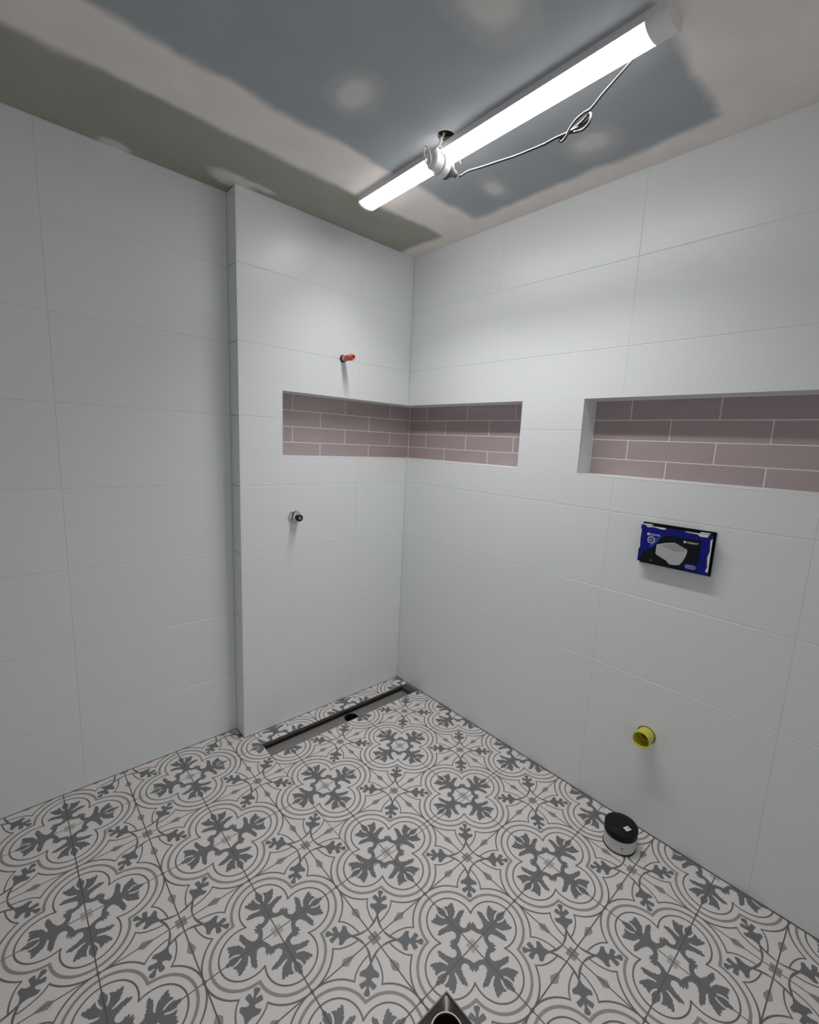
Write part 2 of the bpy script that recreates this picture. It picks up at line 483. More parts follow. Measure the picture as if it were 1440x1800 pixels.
MM = 0.001
GROUPS = []
def motif():
    """Printed motif of one 200 mm tile as flat inlays: quatrefoil quarter at (0,0), cross quarter at (200,200)."""
    polys = []   # (list of (x,y) mm, material index, layer)
    grp = [0]
    class L_(list):
        def append(self, p):          # every single inlay gets a height of its own
            grp[0] += 1; list.append(self, p); GROUPS.append(grp[0] % 9)
    polys = L_()
    def strip(path, w, mi, lay, closed_ends=True):
        pts = [Vector(p) for p in path]
        n = len(pts); l, r = [], []
        for i in range(n):
            t = (pts[min(i + 1, n - 1)] - pts[max(i - 1, 0)]).normalized()
            nn = Vector((-t.y, t.x)); ww = w[i] if isinstance(w, list) else w
            l.append(pts[i] + nn * ww / 2); r.append(pts[i] - nn * ww / 2)
        grp[0] += 1
        for i in range(n - 1):
            list.append(polys, ([tuple(r[i]), tuple(r[i + 1]), tuple(l[i + 1]), tuple(l[i])], mi, lay)); GROUPS.append(grp[0] % 9)
    def both(fn):
        fn(lambda x, y: (x, y)); fn(lambda x, y: (y, x))
    def arc(cx, cy, r, a0, a1, n):
        return [(cx + r * math.cos(math.radians(a0 + (a1 - a0) * k / n)), cy + r * math.sin(math.radians(a0 + (a1 - a0) * k / n))) for k in range(n + 1)]
    def bez(p0, p1, p2, p3, n=10):
        out = []
        for k in range(n + 1):
            t_ = k / n; s_ = 1 - t_
            out.append(tuple(s_ ** 3 * p0[i] + 3 * s_ * s_ * t_ * p1[i] + 3 * s_ * t_ * t_ * p2[i] + t_ ** 3 * p3[i] for i in (0, 1)))
        return out
    C = 90.0
    def lobe(r, w, mi, lay):
        # arc of the lobe circle from the axis to the diagonal cusp
        d = (C + math.sqrt(2 * r * r - C * C)) / 2     # x=y on the circle, far root
        d2 = (C - math.sqrt(2 * r * r - C * C)) / 2
        m_ = d if r < 80 else d
        a1 = math.degrees(math.atan2(m_, m_ - C))
        def f(T_):
            pa = arc(C, 0, r, -2, a1 + 1.2, 20)
            strip([T_(*p) for p in pa], w, mi, lay)
        both(f)
    lobe(69.5, 4.4, 1, 1)
    lobe(91.0, 7.8, 2, 1)
    def outer(T_):
        pa = arc(C, 0, 111.0, -2, 60.0, 16)
        strip([T_(*p) for p in pa], [5.2 - 1.0 * k / 16 for k in range(17)], 1, 1)
        # scalloped border around the sprig
        strip([T_(*p) for p in bez((148.5, 97.0), (163, 106), (174, 138), (174.5, 160))], 3.8, 1, 1)
        # S stem from the sprig to the axis of the cross
        strip([T_(*p) for p in bez((152.5, 153.0), (162, 166), (168.5, 184), (168.5, 201))], [3.6 + 2.8 * math.sin(math.pi * min(1, k / 9)) for k in range(11)], 1, 2)
        # dart on the axis line
        polys.append(([T_(*p) for p in ((128, 200), (126, 196.6), (103, 188.5), (90, 198.0), (90, 200))], 2, 2))
        # axis line of the cross and line in the wedge
        polys.append(([T_(*p) for p in ((38, 200), (38, 198.2), (200, 198.2), (200, 200))], 1, 1))
        polys.append(([T_(*p) for p in ((0, 200), (0, 193), (6, 197.5), (30, 198.5), (30, 200))], 1, 1))
        # axis line between the leaf and the touching point
        polys.append(([T_(*p) for p in ((140, 0), (200, 0), (200, 1.6), (140, 1.6))], 1, 1))
        polys.append(([T_(*p) for p in ((0, 0), (46, 0), (46, 1.6), (0, 1.6))], 1, 2))
        # acanthus leaf, half above the axis
        leaf = [(45, 0), (40, 7), (36.5, 13), (34, 20), (32, 26), (31.5, 31.5), (41, 41), (46, 43.5), (51, 43.5), (49.5, 39), (47, 36.5), (52.5, 35.5),
                (49, 31.5), (46, 27), (46.5, 21), (50, 15.8), (56, 13.2), (62.5, 14), (67.5, 17.5), (70, 22), (68.5, 24.8), (73.5, 26), (73, 31),
                (76.5, 33), (75.5, 39.5), (78.5, 43), (79.5, 50), (83.5, 55.5), (88.5, 55), (88.5, 49.5), (93, 45), (91, 37.5), (90.5, 31), (87.6, 24), (86.6, 14),
                (90.4, 12.5), (93, 20), (97.5, 28.5), (101.5, 34), (105.5, 33.5), (109, 38.5), (114.5, 40), (119, 43.5), (125.5, 44.5), (128, 40), (124, 35.5), (128.5, 31.5),
                (124.5, 26.5), (129.5, 21.5), (132, 14), (125, 15.2), (116.5, 13.6), (109.5, 10.4), (104, 6.2), (107, 3.6), (113, 6.4), (119.5, 9.2), (126, 10.0), (133, 10.2), (134, 6.5), (141, 5.5), (147, 1.8), (149, 0)]
        polys.append(([T_(*p) for p in leaf], 3, 2))
    both(outer)
    # sprig along the diagonal, in (d, e): d from the cross centre towards the quatrefoil
    half = [(60, 2.2), (66, 3.2), (72, 6), (79, 11), (84, 19), (87, 24.5), (92.5, 26.5), (98.5, 25), (97.5, 17), (99.5, 10), (103, 6), (107.5, 10), (112, 17.5), (116, 23),
            (122, 20.5), (127, 15), (122.5, 9), (117.5, 4), (121, 3.2), (127, 4.6), (133, 7.6), (138, 8.2), (141, 4.5)]
    full = half + [(142, 0)] + [(d, -e) for d, e in reversed(half)]
    q = math.sqrt(0.5)
    polys.append(([(200 - (d - e) * q, 200 - (d + e) * q) for d, e in full], 3, 6))
    # small squares at the two centres
    polys.append(([(0, 0), (14, 0), (14, 14), (0, 14)], 4, 1))
    polys.append(([(186, 186), (200, 186), (200, 200), (186, 200)], 2, 1))
    return polys

MOTIF = motif()
from mathutils.geometry import tessellate_polygon
def motif_bm():
    bm = bmesh.new()
    for idx, (pts, mi, lay) in enumerate(MOTIF):
        z = 0.00006 * lay + 0.00003 * GROUPS[idx]
        vs_ = [bm.verts.new((p[0] * MM, p[1] * MM, z)) for p in pts]
        if len(pts) == 4:
            fs = [bm.faces.new(vs_)]
        else:
            tri = tessellate_polygon([[Vector((p[0], p[1], 0)) for p in pts]])
            fs = [bm.faces.new([vs_[i] for i in t_]) for t_ in tri]
        for f_ in fs:
            f_.normal_update()
            if f_.normal.z < 0: f_.normal_flip()
            f_.material_index = mi
    return bm

def clip(bm, x0, x1, y0, y1):
    for co, no in (((x0, 0, 0), (-1, 0, 0)), ((x1, 0, 0), (1, 0, 0)), ((0, y0, 0), (0, -1, 0)), ((0, y1, 0), (0, 1, 0))):
        bmesh.ops.bisect_plane(bm, geom=bm.verts[:] + bm.edges[:] + bm.faces[:], dist=1e-7,
                               plane_co=co, plane_no=no, clear_outer=True)

FLOOR_MATS = ['floor_base', 'floor_line', 'floor_band', 'floor_leaf', 'floor_square']
def tile_mesh(rects):
    """rects in tile-local metres"""
    out = bmesh.new()
    for r in rects:
        b = motif_bm(); clip(b, *r)
        tmp = bpy.data.meshes.new('tmp'); b.to_mesh(tmp); b.free()
        out.from_mesh(tmp); bpy.data.meshes.remove(tmp)
        bm_box(out, r[0], r[1], r[2], r[3], -0.009, 0.0, 0)
    me = bpy.data.meshes.new('floor_tile')
    out.to_mesh(me); out.free()
    for m in FLOOR_MATS: me.materials.append(M[m])
    return me

FULL = tile_mesh([(G, T - G, G, T - G)])
# regions of the floor that tiles are cut to (a joint runs between regions)
E_ = 0.0025
REGIONS = [
    [(XMIN, NIB - 0.002, YMIN, DEP - E_), (NIB - 0.002, CUTX - 0.0012, YMIN, -E_), (CUTX - 0.0012, -E_, YMIN, CUTY - 0.0012)],
    [(CUTX + 0.0012, -E_, CUTY + 0.0012, CHAN[2] - 0.001)],
    [(CUTX + 0.0012, -E_, CHAN[3] + 0.001, -E_)],
]
DRH = (DR[0] - 0.001, DR[1] + 0.001, DR[2] - 0.001, DR[3] + 0.001)
i0, i1 = math.floor((XMIN - LX) / T), 0
j0, j1 = math.floor((YMIN - LY) / T), 1
for i in range(i0, i1 + 1):
    for j in range(j0, j1):
        cx0, cy0 = LX + i * T, LY + j * T
        cell = (cx0 + G, cx0 + T - G, cy0 + G, cy0 + T - G)
        qi = i if i % 2 == 0 else i + 1
        qj = j if j % 2 == 0 else j + 1
        ox, oy = LX + qi * T, LY + qj * T          # motif corner of this tile
        sx, sy = (1 if qi == i else -1), (1 if qj == j else -1)
        rot = {(1, 1): 0, (-1, 1): 1, (-1, -1): 2, (1, -1): 3}[(sx, sy)]
        for reg in REGIONS:
            rects = []
            for r in reg:
                x0, x1, y0, y1 = max(cell[0], r[0]), min(cell[1], r[1]), max(cell[2], r[2]), min(cell[3], r[3])
                if x1 - x0 > 0.004 and y1 - y0 > 0.004:
                    rects += rect_minus((x0, x1, y0, y1), [DRH])
            if not rects: continue
            if len(rects) == 1 and abs((rects[0][1] - rects[0][0]) - (T - 2 * G)) < 1e-6 and abs((rects[0][3] - rects[0][2]) - (T - 2 * G)) < 1e-6:
                me = FULL
            else:
                loc_r = []
                for x0, x1, y0, y1 in rects:      # world -> tile-local (undo the quarter turns)
                    c = []
                    for px, py in ((x0 - ox, y0 - oy), (x1 - ox, y1 - oy)):
                        for _ in range(rot): px, py = py, -px
                        c.append((px, py))
                    loc_r.append((min(c[0][0], c[1][0]), max(c[0][0], c[1][0]), min(c[0][1], c[1][1]), max(c[0][1], c[1][1])))
                me = tile_mesh(loc_r)
            add_obj('floor_tile', me, floor, (ox, oy, 0), rot * math.pi / 2)

# ---------------------------------------------------------------- plate with a round hole
def plate_hole(bm, rc, z, cx, cy, r, zc, n=40, mi=0):
    """surface between a rectangle (height z) and a circle (height zc)"""
    angs = sorted({2 * math.pi * k / n for k in range(n)} | {math.atan2(py - cy, px - cx) % (2 * math.pi) for px in rc[:2] for py in rc[2:]})
    o, inn = [], []
    for a in angs:
        c, s = math.cos(a), math.sin(a)
        ts = []
        if c > 1e-9: ts.append((rc[1] - cx) / c)
        if c < -1e-9: ts.append((rc[0] - cx) / c)
        if s > 1e-9: ts.append((rc[3] - cy) / s)
        if s < -1e-9: ts.append((rc[2] - cy) / s)
        t_ = min(ts)
        o.append(bm.verts.new((cx + t_ * c, cy + t_ * s, z)))
        inn.append(bm.verts.new((cx + r * c, cy + r * s, zc)))
    m_ = len(angs)
    for k in range(m_):
        bm.faces.new((o[k], o[(k + 1) % m_], inn[(k + 1) % m_], inn[k])).material_index = mi

# ---------------------------------------------------------------- ceiling, with the cut-out for the flex
HOLE = (-0.580, -0.795, 0.027)
bm = bmesh.new()
crc = (XMIN - 0.1, 0.25, YMIN - 0.1, 0.25)
plate_hole(bm, crc, H, HOLE[0], HOLE[1], HOLE[2], H)
plate_hole(bm, crc, H + 0.013, HOLE[0], HOLE[1], HOLE[2], H + 0.013)
lathe(bm, [(HOLE[2], 0.0), (HOLE[2], 0.013)], 40)
bmesh.ops.translate(bm, verts=bm.verts[-80:], vec=(HOLE[0], HOLE[1], H))
bm_box(bm, crc[0], crc[1], crc[2], crc[3], H + 0.12, H + 0.14)
ceiling = struct(add_obj('ceiling', to_mesh('ceiling', bm, 'ceiling')),
                 'unpainted blue-grey plasterboard ceiling with beige filler patches', 'ceiling')

# ---------------------------------------------------------------- linear drain
ld = add_obj('linear_drain', None, None, ((CHAN[0] + CHAN[1]) / 2, (CHAN[2] + CHAN[3]) / 2, -0.03))
tag(ld, 'long open stainless steel channel drain along the shower wall foot', 'drain')
def rel(parent, b):
    p = parent.location
    return (b[0] - p.x, b[1] - p.x, b[2] - p.y, b[3] - p.y, b[4] - p.z, b[5] - p.z)
cw = 0.0016; cz = -0.030
bm = bmesh.new()
R = rel(ld, (CHAN[0], CHAN[1], CHAN[2], CHAN[3], cz, 0.0))
hx, hy = -0.428 - ld.location.x, -0.1400 - ld.location.y
plate_hole(bm, R[:4], R[4], hx, hy, 0.036, R[4])
add_obj('trough_floor', to_mesh('trough_floor', bm, 'steel_dull'), ld)
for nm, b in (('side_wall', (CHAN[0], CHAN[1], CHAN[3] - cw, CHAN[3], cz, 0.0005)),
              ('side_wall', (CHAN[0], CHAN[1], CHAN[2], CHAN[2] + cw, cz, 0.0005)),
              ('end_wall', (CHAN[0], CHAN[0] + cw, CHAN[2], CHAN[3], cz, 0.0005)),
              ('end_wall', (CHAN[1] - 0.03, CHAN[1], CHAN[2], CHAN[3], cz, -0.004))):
    box_obj(nm, rel(ld, b), 'dark_grey' if b[3] == CHAN[3] and b[0] == CHAN[0] and nm == 'side_wall' or b[1] == CHAN[1] and nm == 'end_wall' else 'steel_dull', ld)  # far side wall coloured dark for the shadow below the ledge
# ledge that would carry the grate
box_obj('ledge', rel(ld, (CHAN[0], CHAN[1], CHAN[3] - 0.0055, CHAN[3] - cw, -0.0085, -0.0075)), 'steel_bright', ld)
box_obj('shadow_strip', rel(ld, (CHAN[0] + cw, CHAN[1] - 0.03, CHAN[3] - cw - 0.001, CHAN[3] - cw, -0.029, -0.009)), 'rubber', ld)  # black strip in the rubber colour paints the shadow under the ledge
lathe_obj('outlet', [(0.036, 0), (0.036, -0.05), (0.0, -0.05)], 'black', ld, (hx, hy, R[4]))
lathe_obj('outlet_rim', [(0.036, 0.0008), (0.0385, 0.0012), (0.0385, 0.0)], 'steel', ld, (hx, hy, R[4]))

# ---------------------------------------------------------------- square floor drain
sd = add_obj('floor_drain', None, None, ((DR[0] + DR[1]) / 2, (DR[2] + DR[3]) / 2, -0.02))
tag(sd, 'square stainless steel floor drain without its grate among patterned tiles', 'drain')
h = (DR[1] - DR[0]) / 2; zt = 0.02
bm = bmesh.new()
w_ = 0.0022
for b in ((-h, h, h - w_, h), (-h, h, -h, -h + w_), (-h, -h + w_, -h + w_, h - w_), (h - w_, h, -h + w_, h - w_)):
    bm_box(bm, b[0], b[1], b[2], b[3], zt - 0.016, zt + 0.0008)
add_obj('rim', to_mesh('rim', bm, 'steel_dull'), sd)
bm = bmesh.new()
plate_hole(bm, (-h + w_, h - w_, -h + w_, h - w_), zt - 0.006, 0, 0, 0.041, zt - 0.014)
add_obj('bowl', to_mesh('bowl', bm, 'steel_dark', True, 30), sd)
lathe_obj('throat_ring', [(0.041, 0), (0.040, 0.003), (0.0375, 0.003), (0.0365, 0.0), (0.036, -0.02)], 'steel', sd, (0, 0, zt - 0.014))
lathe_obj('throat', [(0.036, 0), (0.036, -0.06), (0.0, -0.06)], 'black', sd, (0, 0, zt - 0.016))

# ---------------------------------------------------------------- capped floor pipe
cp = add_obj('capped_floor_pipe', None, None, (-0.131, -1.427, 0.0))
tag(cp, 'short off-white pipe stub with a black cap standing on the floor tiles', 'pipe')
lathe_obj('pipe_body', [(0.0525, 0.0), (0.0530, 0.004), (0.0545, 0.006), (0.0545, 0.058)], 'pvc', cp, n=48)
lathe_obj('foot_seal', [(0.0562, 0.0004), (0.0562, 0.0025), (0.0535, 0.0045)], 'rubber', cp, n=48)
cap = lathe_obj('cap', [(0.0545, 0.0535), (0.0568, 0.0535), (0.0568, 0.076), (0.0555, 0.0790), (0.0525, 0.0800), (0.0, 0.0800)], 'black_plastic', cp, n=48)
st = bmesh.new(); bm_box(st, -0.0112, 0.0112, -0.0088, 0.0088, 0.0, 0.0003)
so = add_obj('sticker', to_mesh('sticker', st, 'paper'), cap, (-0.004, -0.023, 0.0801), math.radians(-22))
st = bmesh.new()
for k in range(5):
    bm_box(st, -0.0082, -0.0022, 0.0045 - k * 0.0023, 0.0053 - k * 0.0023, 0.0003, 0.0004)
bm_box(st, 0.001, 0.0082, -0.0045, 0.0045, 0.0003, 0.0004)
add_obj('sticker_print', to_mesh('sticker_print', st, 'print_grey2'), cap, (-0.004, -0.023, 0.0801), math.radians(-22))
dm = bmesh.new(); bm_box(dm, -0.003, 0.003, -0.0008, 0.0, -0.0018, 0.0018)
a_ = math.radians(212)
add_obj('scuff_mark', to_mesh('scuff_mark', dm, 'dark_grey'), cp, (0.0547 * math.cos(a_), 0.0547 * math.sin(a_), 0.029), a_ + math.pi / 2)

# ---------------------------------------------------------------- yellow pipe on the right wall
yp = add_obj('yellow_pipe', None, None, (0.0, -1.427, 0.380))
tag(yp, 'open yellow plastic waste pipe sticking out of the right wall', 'pipe')
lathe_obj('pipe_hole', [(0.0348, 0.0004), (0.0270, 0.0006)], 'black', yp, axis='-x', n=40)
lathe_obj('pipe_tube', [(0.0298, -0.002), (0.0298, 0.044), (0.0308, 0.046), (0.0308, 0.0505), (0.0280, 0.0505), (0.0278, 0.020), (0.0270, 0.0035), (0.0190, 0.0032), (0.0185, -0.090), (0.0, -0.090)], 'yellow', yp, axis='-x', n=40)
lathe_obj('tile_chip_ring', [(0.0348, 0.0), (0.0344, 0.0010), (0.0326, 0.0012)], 'pvc', yp, axis='-x', n=28)

# ---------------------------------------------------------------- red pipe on the shower wall
rp = add_obj('shower_arm_pipe', None, None, (-0.4315, 0.0, 1.793))
tag(rp, 'water pipe stub with red plug high on the shower wall', 'pipe')
lathe_obj('rubber_seal', [(0.0165, 0.0), (0.0175, 0.003), (0.0165, 0.007), (0.0125, 0.008)], 'rubber', rp, axis='-y')
lathe_obj('pipe_sleeve', [(0.0125, -0.002), (0.0130, 0.030), (0.0115, 0.032)], 'brass', rp, axis='-y')
plug = lathe_obj('plug', [(0.0122, 0.026), (0.0122, 0.058), (0.0105, 0.060), (0.0105, 0.064), (0.0150, 0.066), (0.0150, 0.074),
                          (0.0110, 0.076), (0.0110, 0.090), (0.0065, 0.090), (0.0060, 0.078), (0.0, 0.078)], 'red', rp, axis='-y', n=24)
for k in range(6):
    a_ = k * math.pi / 3
    rb = bmesh.new(); bm_box(rb, -0.0014, 0.0014, -0.060, -0.030, 0.0120, 0.0138)
    o = add_obj('plug_rib', to_mesh('plug_rib', rb, 'red'), plug); o.rotation_euler = (0, a_, 0)

# ---------------------------------------------------------------- chrome tap spindle on the shower wall
sp = add_obj('mixer_spindle', None, None, (-0.6825, 0.0, 1.0395))
tag(sp, 'round chrome mixer spindle with flange low on the shower wall', 'tap')
lathe_obj('flange', [(0.0315, 0.0), (0.0315, 0.004), (0.0285, 0.0085), (0.0215, 0.0105), (0.0205, 0.006), (0.0175, 0.006)], 'chrome', sp, axis='-y', n=40)
lathe_obj('body', [(0.0185, 0.002), (0.0185, 0.034), (0.0165, 0.037), (0.0155, 0.037)], 'chrome', sp, axis='-y', n=32)
lathe_obj('collar', [(0.0158, 0.034), (0.0158, 0.052), (0.0135, 0.054), (0.0115, 0.053), (0.0112, 0.040), (0.0, 0.040)], 'black_plastic', sp, axis='-y')
lathe_obj('spindle', [(0.0085, 0.038), (0.0085, 0.053), (0.0070, 0.0550), (0.0035, 0.0550), (0.003, 0.049), (0.0, 0.049)], 'brass', sp, axis='-y', n=8)

# ---------------------------------------------------------------- flush plate opening with blue box
bx = add_obj('flush_plate_box', None, None, (0.0, -1.437, 1.028))
tag(bx, 'blue and black printed cardboard box in the right wall opening', 'box')
FX, Y0, Y1, Z0, Z1 = -0.026, -1.3247, -1.5502, 1.0275, 1.1615
def brel(x0, x1, y0, y1, z0, z1):
    p = bx.location
    return (x0 - p.x, x1 - p.x, y0 - p.y, y1 - p.y, z0 - p.z, z1 - p.z)
bm = bmesh.new()
for b in ((-0.004, 0.0, -1.5535, -1.3225, 1.0215, 1.1700),):
    bm_box(bm, *brel(*b))
add_obj('back_frame', to_mesh('back_frame', bm, 'black_plastic'), bx)
# sides of the box: black outside, torn white edges
box_obj('box_side', brel(FX + 0.002, -0.004, Y1 + 0.003, Y1 + 0.0045, Z0, Z1 - 0.002), 'print_black', bx)
box_obj('box_side', brel(FX + 0.002, -0.004, Y0 - 0.0045, Y0 - 0.003, Z0, Z1 - 0.002), 'blue', bx)
box_obj('box_side', brel(FX + 0.002, -0.004, Y1 + 0.003, Y0 - 0.003, Z0, Z0 + 0.0015), 'blue', bx)
front = box_obj('front_panel', brel(FX, FX + 0.002, Y1, Y0, Z0, Z1), 'blue', bx)
front.location = (FX + 0.001, (Y0 + Y1) / 2 + 1.437, (Z0 + Z1) / 2 - 1.028)
def fpt(fx, fy, k=0.0):
    """fraction across (left to right) and down the printed face -> panel-local"""
    return Vector((-0.0011 - 0.00012 * k, (0.5 - fx) * (Y0 - Y1), (0.5 - fy) * (Z1 - Z0)))
def decal(name, pts, m, k):
    bm = bmesh.new()
    vs_ = [bm.verts.new(fpt(x, y, k)) for x, y in pts]
    tri = tessellate_polygon([[Vector((x, y, 0)) for x, y in pts]])
    for t_ in tri: bm.faces.new([vs_[i] for i in t_])
    for f_ in bm.faces:
        f_.normal_update()
        if f_.normal.x > 0: f_.normal_flip()
    me = bpy.data.meshes.new(name); bm.to_mesh(me); bm.free(); me.materials.append(M[m])
    return add_obj(name, me, front)
decal('printed_field', [(0.369, 0.188), (0.862, 0.165), (0.862, 0.999), (0.02, 0.999), (0.03, 0.90), (0.08, 0.722), (0.22, 0.52), (0.31, 0.26)], 'print_black', 1)
decal('printed_flash', [(0.235, 0.30), (0.37, 0.185), (0.43, 0.185), (0.30, 0.33), (0.20, 0.52), (0.15, 0.56)], 'blue_light', 0.5)
decal('printed_picture', [(0.26, 0.459), (0.384, 0.38), (0.512, 0.332), (0.60, 0.39), (0.692, 0.451), (0.697, 0.514), (0.685, 0.63), (0.654, 0.777), (0.617, 0.874),
                          (0.55, 0.905), (0.474, 0.911), (0.455, 0.88), (0.428, 0.835), (0.279, 0.728), (0.262, 0.70)], 'print_grey', 2)
decal('printed_shade', [(0.327, 0.446), (0.512, 0.345), (0.685, 0.445), (0.654, 0.52), (0.528, 0.555), (0.435, 0.522)], 'print_grey2', 3)
decal('printed_logo', [(0.105, 0.190), (0.145, 0.190), (0.145, 0.250), (0.105, 0.250)], 'print_white', 2)
decal('printed_logo', [(0.120, 0.205), (0.132, 0.205), (0.132, 0.235), (0.120, 0.235)], 'blue_light', 3)
decal('printed_logo', [(0.632, 0.245), (0.662, 0.245), (0.662, 0.295), (0.632, 0.295)], 'print_white', 2)
asp = (Y0 - Y1) / (Z1 - Z0)
def ring_pts(cx, cy, r0, r1, n=28):
    out = []
    for k in range(n):
        a0, a1 = 2 * math.pi * k / n, 2 * math.pi * (k + 1) / n
        out.append([(cx + r * math.cos(a), cy + r * math.sin(a) * asp) for r, a in ((r0, a0), (r1, a0), (r1, a1), (r0, a1))])
    return out
def multi_decal(name, polys, m, k):
    bm = bmesh.new()
    for pts in polys:
        f_ = bm.faces.new([bm.verts.new(fpt(x, y, k)) for x, y in pts])
        f_.normal_update()
        if f_.normal.x > 0: f_.normal_flip()
    me = bpy.data.meshes.new(name); bm.to_mesh(me); bm.free(); me.materials.append(M[m])
    return add_obj(name, me, front)
rp_ = ring_pts(0.173, 0.363, 0.034, 0.060)
multi_decal('printed_emblem', [p for k, p in enumerate(rp_) if k % 4 != 3], 'print_grey', 2)
multi_decal('printed_emblem', [[(0.173 + r * math.cos(a), 0.363 + r * math.sin(a) * asp) for a, r in ((0, 0.022), (0.9, 0.009), (1.57, 0.014), (2.3, 0.009), (3.14, 0.022), (3.9, 0.009), (4.71, 0.014), (5.5, 0.009))]], 'print_white', 2)
pill_o, pill_i = [], []
for k in range(24):
    a_ = 2 * math.pi * k / 24
    sx_ = 0.045 if math.cos(a_) > 0 else -0.045
    pill_o.append((0.765 + sx_ + 0.024 * math.cos(a_), 0.872 + 0.024 * math.sin(a_) * asp))
    pill_i.append((0.765 + sx_ + 0.018 * math.cos(a_), 0.872 + 0.018 * math.sin(a_) * asp))
decal('printed_glow', [(0.66, 0.80), (0.862, 0.77), (0.90, 0.87), (0.862, 0.96), (0.70, 0.96)], 'blue', 2)
multi_decal('printed_pill', [[pill_o[k], pill_o[(k + 1) % 24], pill_i[(k + 1) % 24], pill_i[k]] for k in range(24)], 'print_white', 3)
multi_decal('printed_pill', [[(0.72 + 0.013 * k, 0.862), (0.728 + 0.013 * k, 0.862), (0.728 + 0.013 * k, 0.882), (0.72 + 0.013 * k, 0.882)] for k in range(7)], 'print_grey', 3)
decal('printed_mark', [(0.19, 0.915), (0.208, 0.885), (0.226, 0.915), (0.208, 0.905)], 'print_grey', 2)
# torn white cardboard edges
def torn(pts, k=2): decal('torn_edge', pts, 'card_white', k)
torn([(0.06, 0.0), (0.36, 0.0), (0.37, 0.035), (0.30, 0.05), (0.20, 0.02), (0.10, 0.045)])
torn([(0.62, 0.0), (0.95, 0.0), (0.93, 0.07), (0.84, 0.075), (0.80, 0.03), (0.66, 0.02)])
torn([(0.0, 0.10), (0.014, 0.13), (0.010, 0.40), (0.018, 0.60), (0.0, 0.66)])
torn([(1.0, 0.08), (0.975, 0.14), (0.985, 0.40), (0.965, 0.55), (0.982, 0.80), (0.962, 0.90), (1.0, 0.93)])
torn([(0.0, 0.97), (0.04, 0.985), (0.05, 1.0), (0.0, 1.0)])
def text_mesh(txt, name, fx, fy, width_frac, height_frac, m, k):
    cu = bpy.data.curves.new(name, 'FONT'); cu.body = txt; cu.size = 1.0
    tmp = bpy.data.objects.new(name, cu); COL.objects.link(tmp)
    dg = bpy.context.evaluated_depsgraph_get()
    me = bpy.data.meshes.new_from_object(tmp.evaluated_get(dg))
    bpy.data.objects.remove(tmp, do_unlink=True); bpy.data.curves.remove(cu)
    xs = [v.co.x for v in me.vertices]; ys = [v.co.y for v in me.vertices]
    for v in me.vertices:
        u = (v.co.x - min(xs)) / (max(xs) - min(xs)); w = 1 - (v.co.y - min(ys)) / (max(ys) - min(ys))
        v.co = fpt(fx + u * width_frac, fy + w * height_frac, k)
    me.name = name
    me.materials.clear(); me.materials.append(M[m])
    return add_obj(name, me, front)
text_mesh('SIGMA', 'printed_lettering', 0.160, 0.194, 0.135, 0.050, 'print_white', 2)
text_mesh('GEBERIT', 'printed_lettering', 0.672, 0.248, 0.160, 0.044, 'print_white', 2)
# folded white flap along the top
fl = box_obj('top_flap', brel(FX + 0.003, -0.006, -1.358, Y0 - 0.004, Z1 + 0.001, Z1 + 0.0022), 'card_white', bx)
fl = box_obj('top_flap', brel(FX + 0.003, -0.006, -1.538, -1.510, Z1 + 0.001, Z1 + 0.0022), 'card_white', bx)

# ---------------------------------------------------------------- LED batten on the ceiling
lamp = add_obj('batten_light', None, None, (-0.529, -0.868, H - 0.034))
lamp.rotation_euler = (0, 0, math.radians(-1.15))
tag(lamp, 'long lit white tube batten light fixed under the ceiling', 'light')
LL = 1.178; LW = 0.0375; LH = 0.034; LS = 0.0145
def lamp_profile(a0, a1, n=14, grow=0.0):
    out = []
    for k in range(n + 1):
        a = math.radians(a0 + (a1 - a0) * k / n)
        out.append(((LW + grow) * math.cos(a), LS + (LS + grow) * math.sin(a)))
    return out
def sweep(name, prof, y0, y1, m, closed=False, caps=False, smooth=True):
    bm = bmesh.new()
    A = [bm.verts.new((x, y0, z)) for x, z in prof]; B = [bm.verts.new((x, y1, z)) for x, z in prof]
    n = len(prof)
    for k in range(n if closed else n - 1):
        bm.faces.new((A[k], A[(k + 1) % n], B[(k + 1) % n], B[k]))
    if caps: bm.faces.new(A[::-1]); bm.faces.new(B)
    return add_obj(name, to_mesh(name, bm, m, smooth, 40), lamp)
ya, yb = -LL / 2, LL / 2
sweep('diffuser', lamp_profile(180, 360), ya + 0.045, yb - 0.010, 'glow')
hp = [(-LW - 0.0006, LS - 0.0005), (-LW - 0.0006, LH), (LW + 0.0006, LH), (LW + 0.0006, LS - 0.0005)]
sweep('housing', hp + [(LW - 0.001, LS + 0.002), (-LW + 0.001, LS + 0.002)], ya + 0.005, yb - 0.005, 'white_plastic', True, True, False)
capp = lamp_profile(180, 360, 14, 0.0014) + [(LW + 0.0014, LH), (-LW - 0.0014, LH)]
sweep('end_cap', capp, ya, ya + 0.050, 'white_plastic', True, True)
sweep('end_cap', capp, yb - 0.012, yb, 'white_plastic', True, True)

ld_ = bpy.data.lights.new('led_strip', 'AREA')
ld_.shape = 'RECTANGLE'; ld_.size = 0.050; ld_.size_y = 1.10
ld_.energy = STRIP_POWER; ld_.spread = math.radians(STRIP_SPREAD); ld_.color = (1.0, 0.985, 0.975)
strip = bpy.data.objects.new('led_strip', ld_); COL.objects.link(strip)
strip.parent = lamp; strip.location = (0, 0.015, -0.0012)

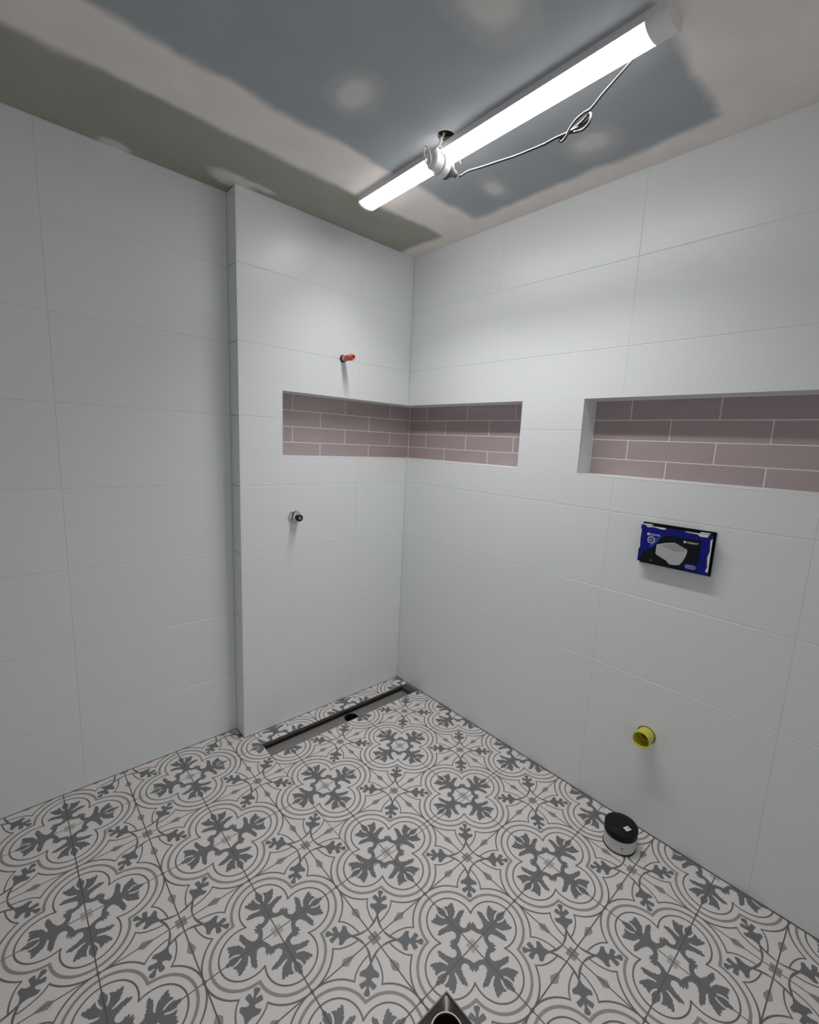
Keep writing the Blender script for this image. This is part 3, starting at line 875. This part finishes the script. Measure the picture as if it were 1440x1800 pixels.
# ---------------------------------------------------------------- lampholder and flex
lh = add_obj('lampholder', None, None, (-0.571, -0.768, 2.2985))
lh.scale = (1.2, 1.2, 1.2)
tag(lh, 'white lampholder hanging across the batten light with loose wires', 'lampholder')
bod = lathe_obj('holder_body', [(0.0, -0.036), (0.018, -0.036), (0.0215, -0.032), (0.0215, -0.008), (0.026, -0.005), (0.026, 0.014), (0.0225, 0.017)], 'white_plastic', lh, axis='x', n=28)
lathe_obj('holder_ring', [(0.0225, 0.016), (0.0245, 0.018), (0.0245, 0.027), (0.021, 0.030)], 'dark_grey', lh, axis='x', n=28)
lathe_obj('adaptor_cone', [(0.021, 0.028), (0.017, 0.036), (0.0095, 0.048), (0.0075, 0.060), (0.0050, 0.064)], 'dark_grey', lh, axis='x', n=24)
lathe_obj('cord_grip', [(0.0050, 0.058), (0.0072, 0.060), (0.0072, 0.066), (0.003, 0.068)], 'steel_bright', lh, axis='x', n=16)
tube_obj('terminal_wire', [(-0.014, -0.020, 0.064), (-0.016, -0.014, 0.045), (-0.022, -0.006, 0.030), (-0.022, 0.0, 0.018)], 0.0022, 'clear_white', lh)
tube_obj('terminal_wire', [(-0.010, -0.022, 0.064), (-0.026, -0.018, 0.040), (-0.016, -0.016, 0.028), (-0.010, -0.014, 0.018)], 0.0016, 'clear_white', lh)
loop = [( -0.034 + 0.0 * k, 0.004 + 0.0, 0.0) for k in range(1)]
lp = []
for k in range(17):
    a_ = 2 * math.pi * k / 16
    lp.append((-0.050 + 0.010 * math.sin(a_), 0.022 * math.sin(a_ + 0.6) , 0.002 + 0.024 * math.cos(a_)))
tube_obj('wire_loop', lp, 0.0019, 'clear_white', lh, sub=4)
tube_obj('wire_tail', [(-0.012, -0.016, 0.022), (0.004, -0.030, 0.030), (0.012, -0.040, 0.018), (0.018, -0.050, 0.004), (0.024, -0.052, -0.006)], 0.0007, 'clear_white', lh)
box_obj('terminal_block', (-0.030, -0.006, -0.010, 0.008, 0.020, 0.030), 'clear_white', lh, 0.002)

cb = add_obj('flex_cable', None, None, (-0.5025, -1.18, 2.253))
tag(cb, 'grey flex looped in a loose knot below the batten light', 'cable')
def W(y, z, dx=0.0): return (dx, y + 1.18, z - 2.253)
main = [W(-0.770, 2.2985, 0.016), W(-0.785, 2.2975, 0.016), W(-0.808, 2.2950, 0.010), W(-0.8308, 2.2895, 0.004), W(-0.8916, 2.2774), W(-0.9595, 2.2685), W(-1.0128, 2.2609), W(-1.063, 2.2569),
        W(-1.1107, 2.2538), W(-1.1465, 2.2540), W(-1.180, 2.2560, 0.004), W(-1.2143, 2.2625, 0.005), W(-1.238, 2.2710, 0.003), W(-1.2495, 2.2715, -0.002),
        W(-1.2545, 2.2620, -0.005), W(-1.2520, 2.2470, -0.006), W(-1.2365, 2.2395, -0.004), W(-1.2150, 2.2440, 0.0), W(-1.196, 2.2520, 0.005),
        W(-1.172, 2.2560, 0.008), W(-1.160, 2.2500, 0.006), W(-1.1655, 2.2400, 0.0), W(-1.177, 2.2355, -0.005), W(-1.1885, 2.2400, -0.008),
        W(-1.1965, 2.2540, -0.008), W(-1.2130, 2.2690, -0.007), W(-1.2340, 2.2775, -0.005), W(-1.2512, 2.2837), W(-1.2794, 2.3032), W(-1.3066, 2.322, 0.003), W(-1.345, 2.3500, 0.008)]
tube_obj('flex', main, 0.0033, 'cable', cb, sub=6, n=10)
tube_obj('flex_tail', [W(-1.2495, 2.2660, 0.008), W(-1.225, 2.2600, 0.009), W(-1.1890, 2.2520, -0.001), W(-1.150, 2.2500, -0.006), W(-1.1167, 2.2475, -0.007)], 0.0036, 'cable', cb, sub=6, n=10)
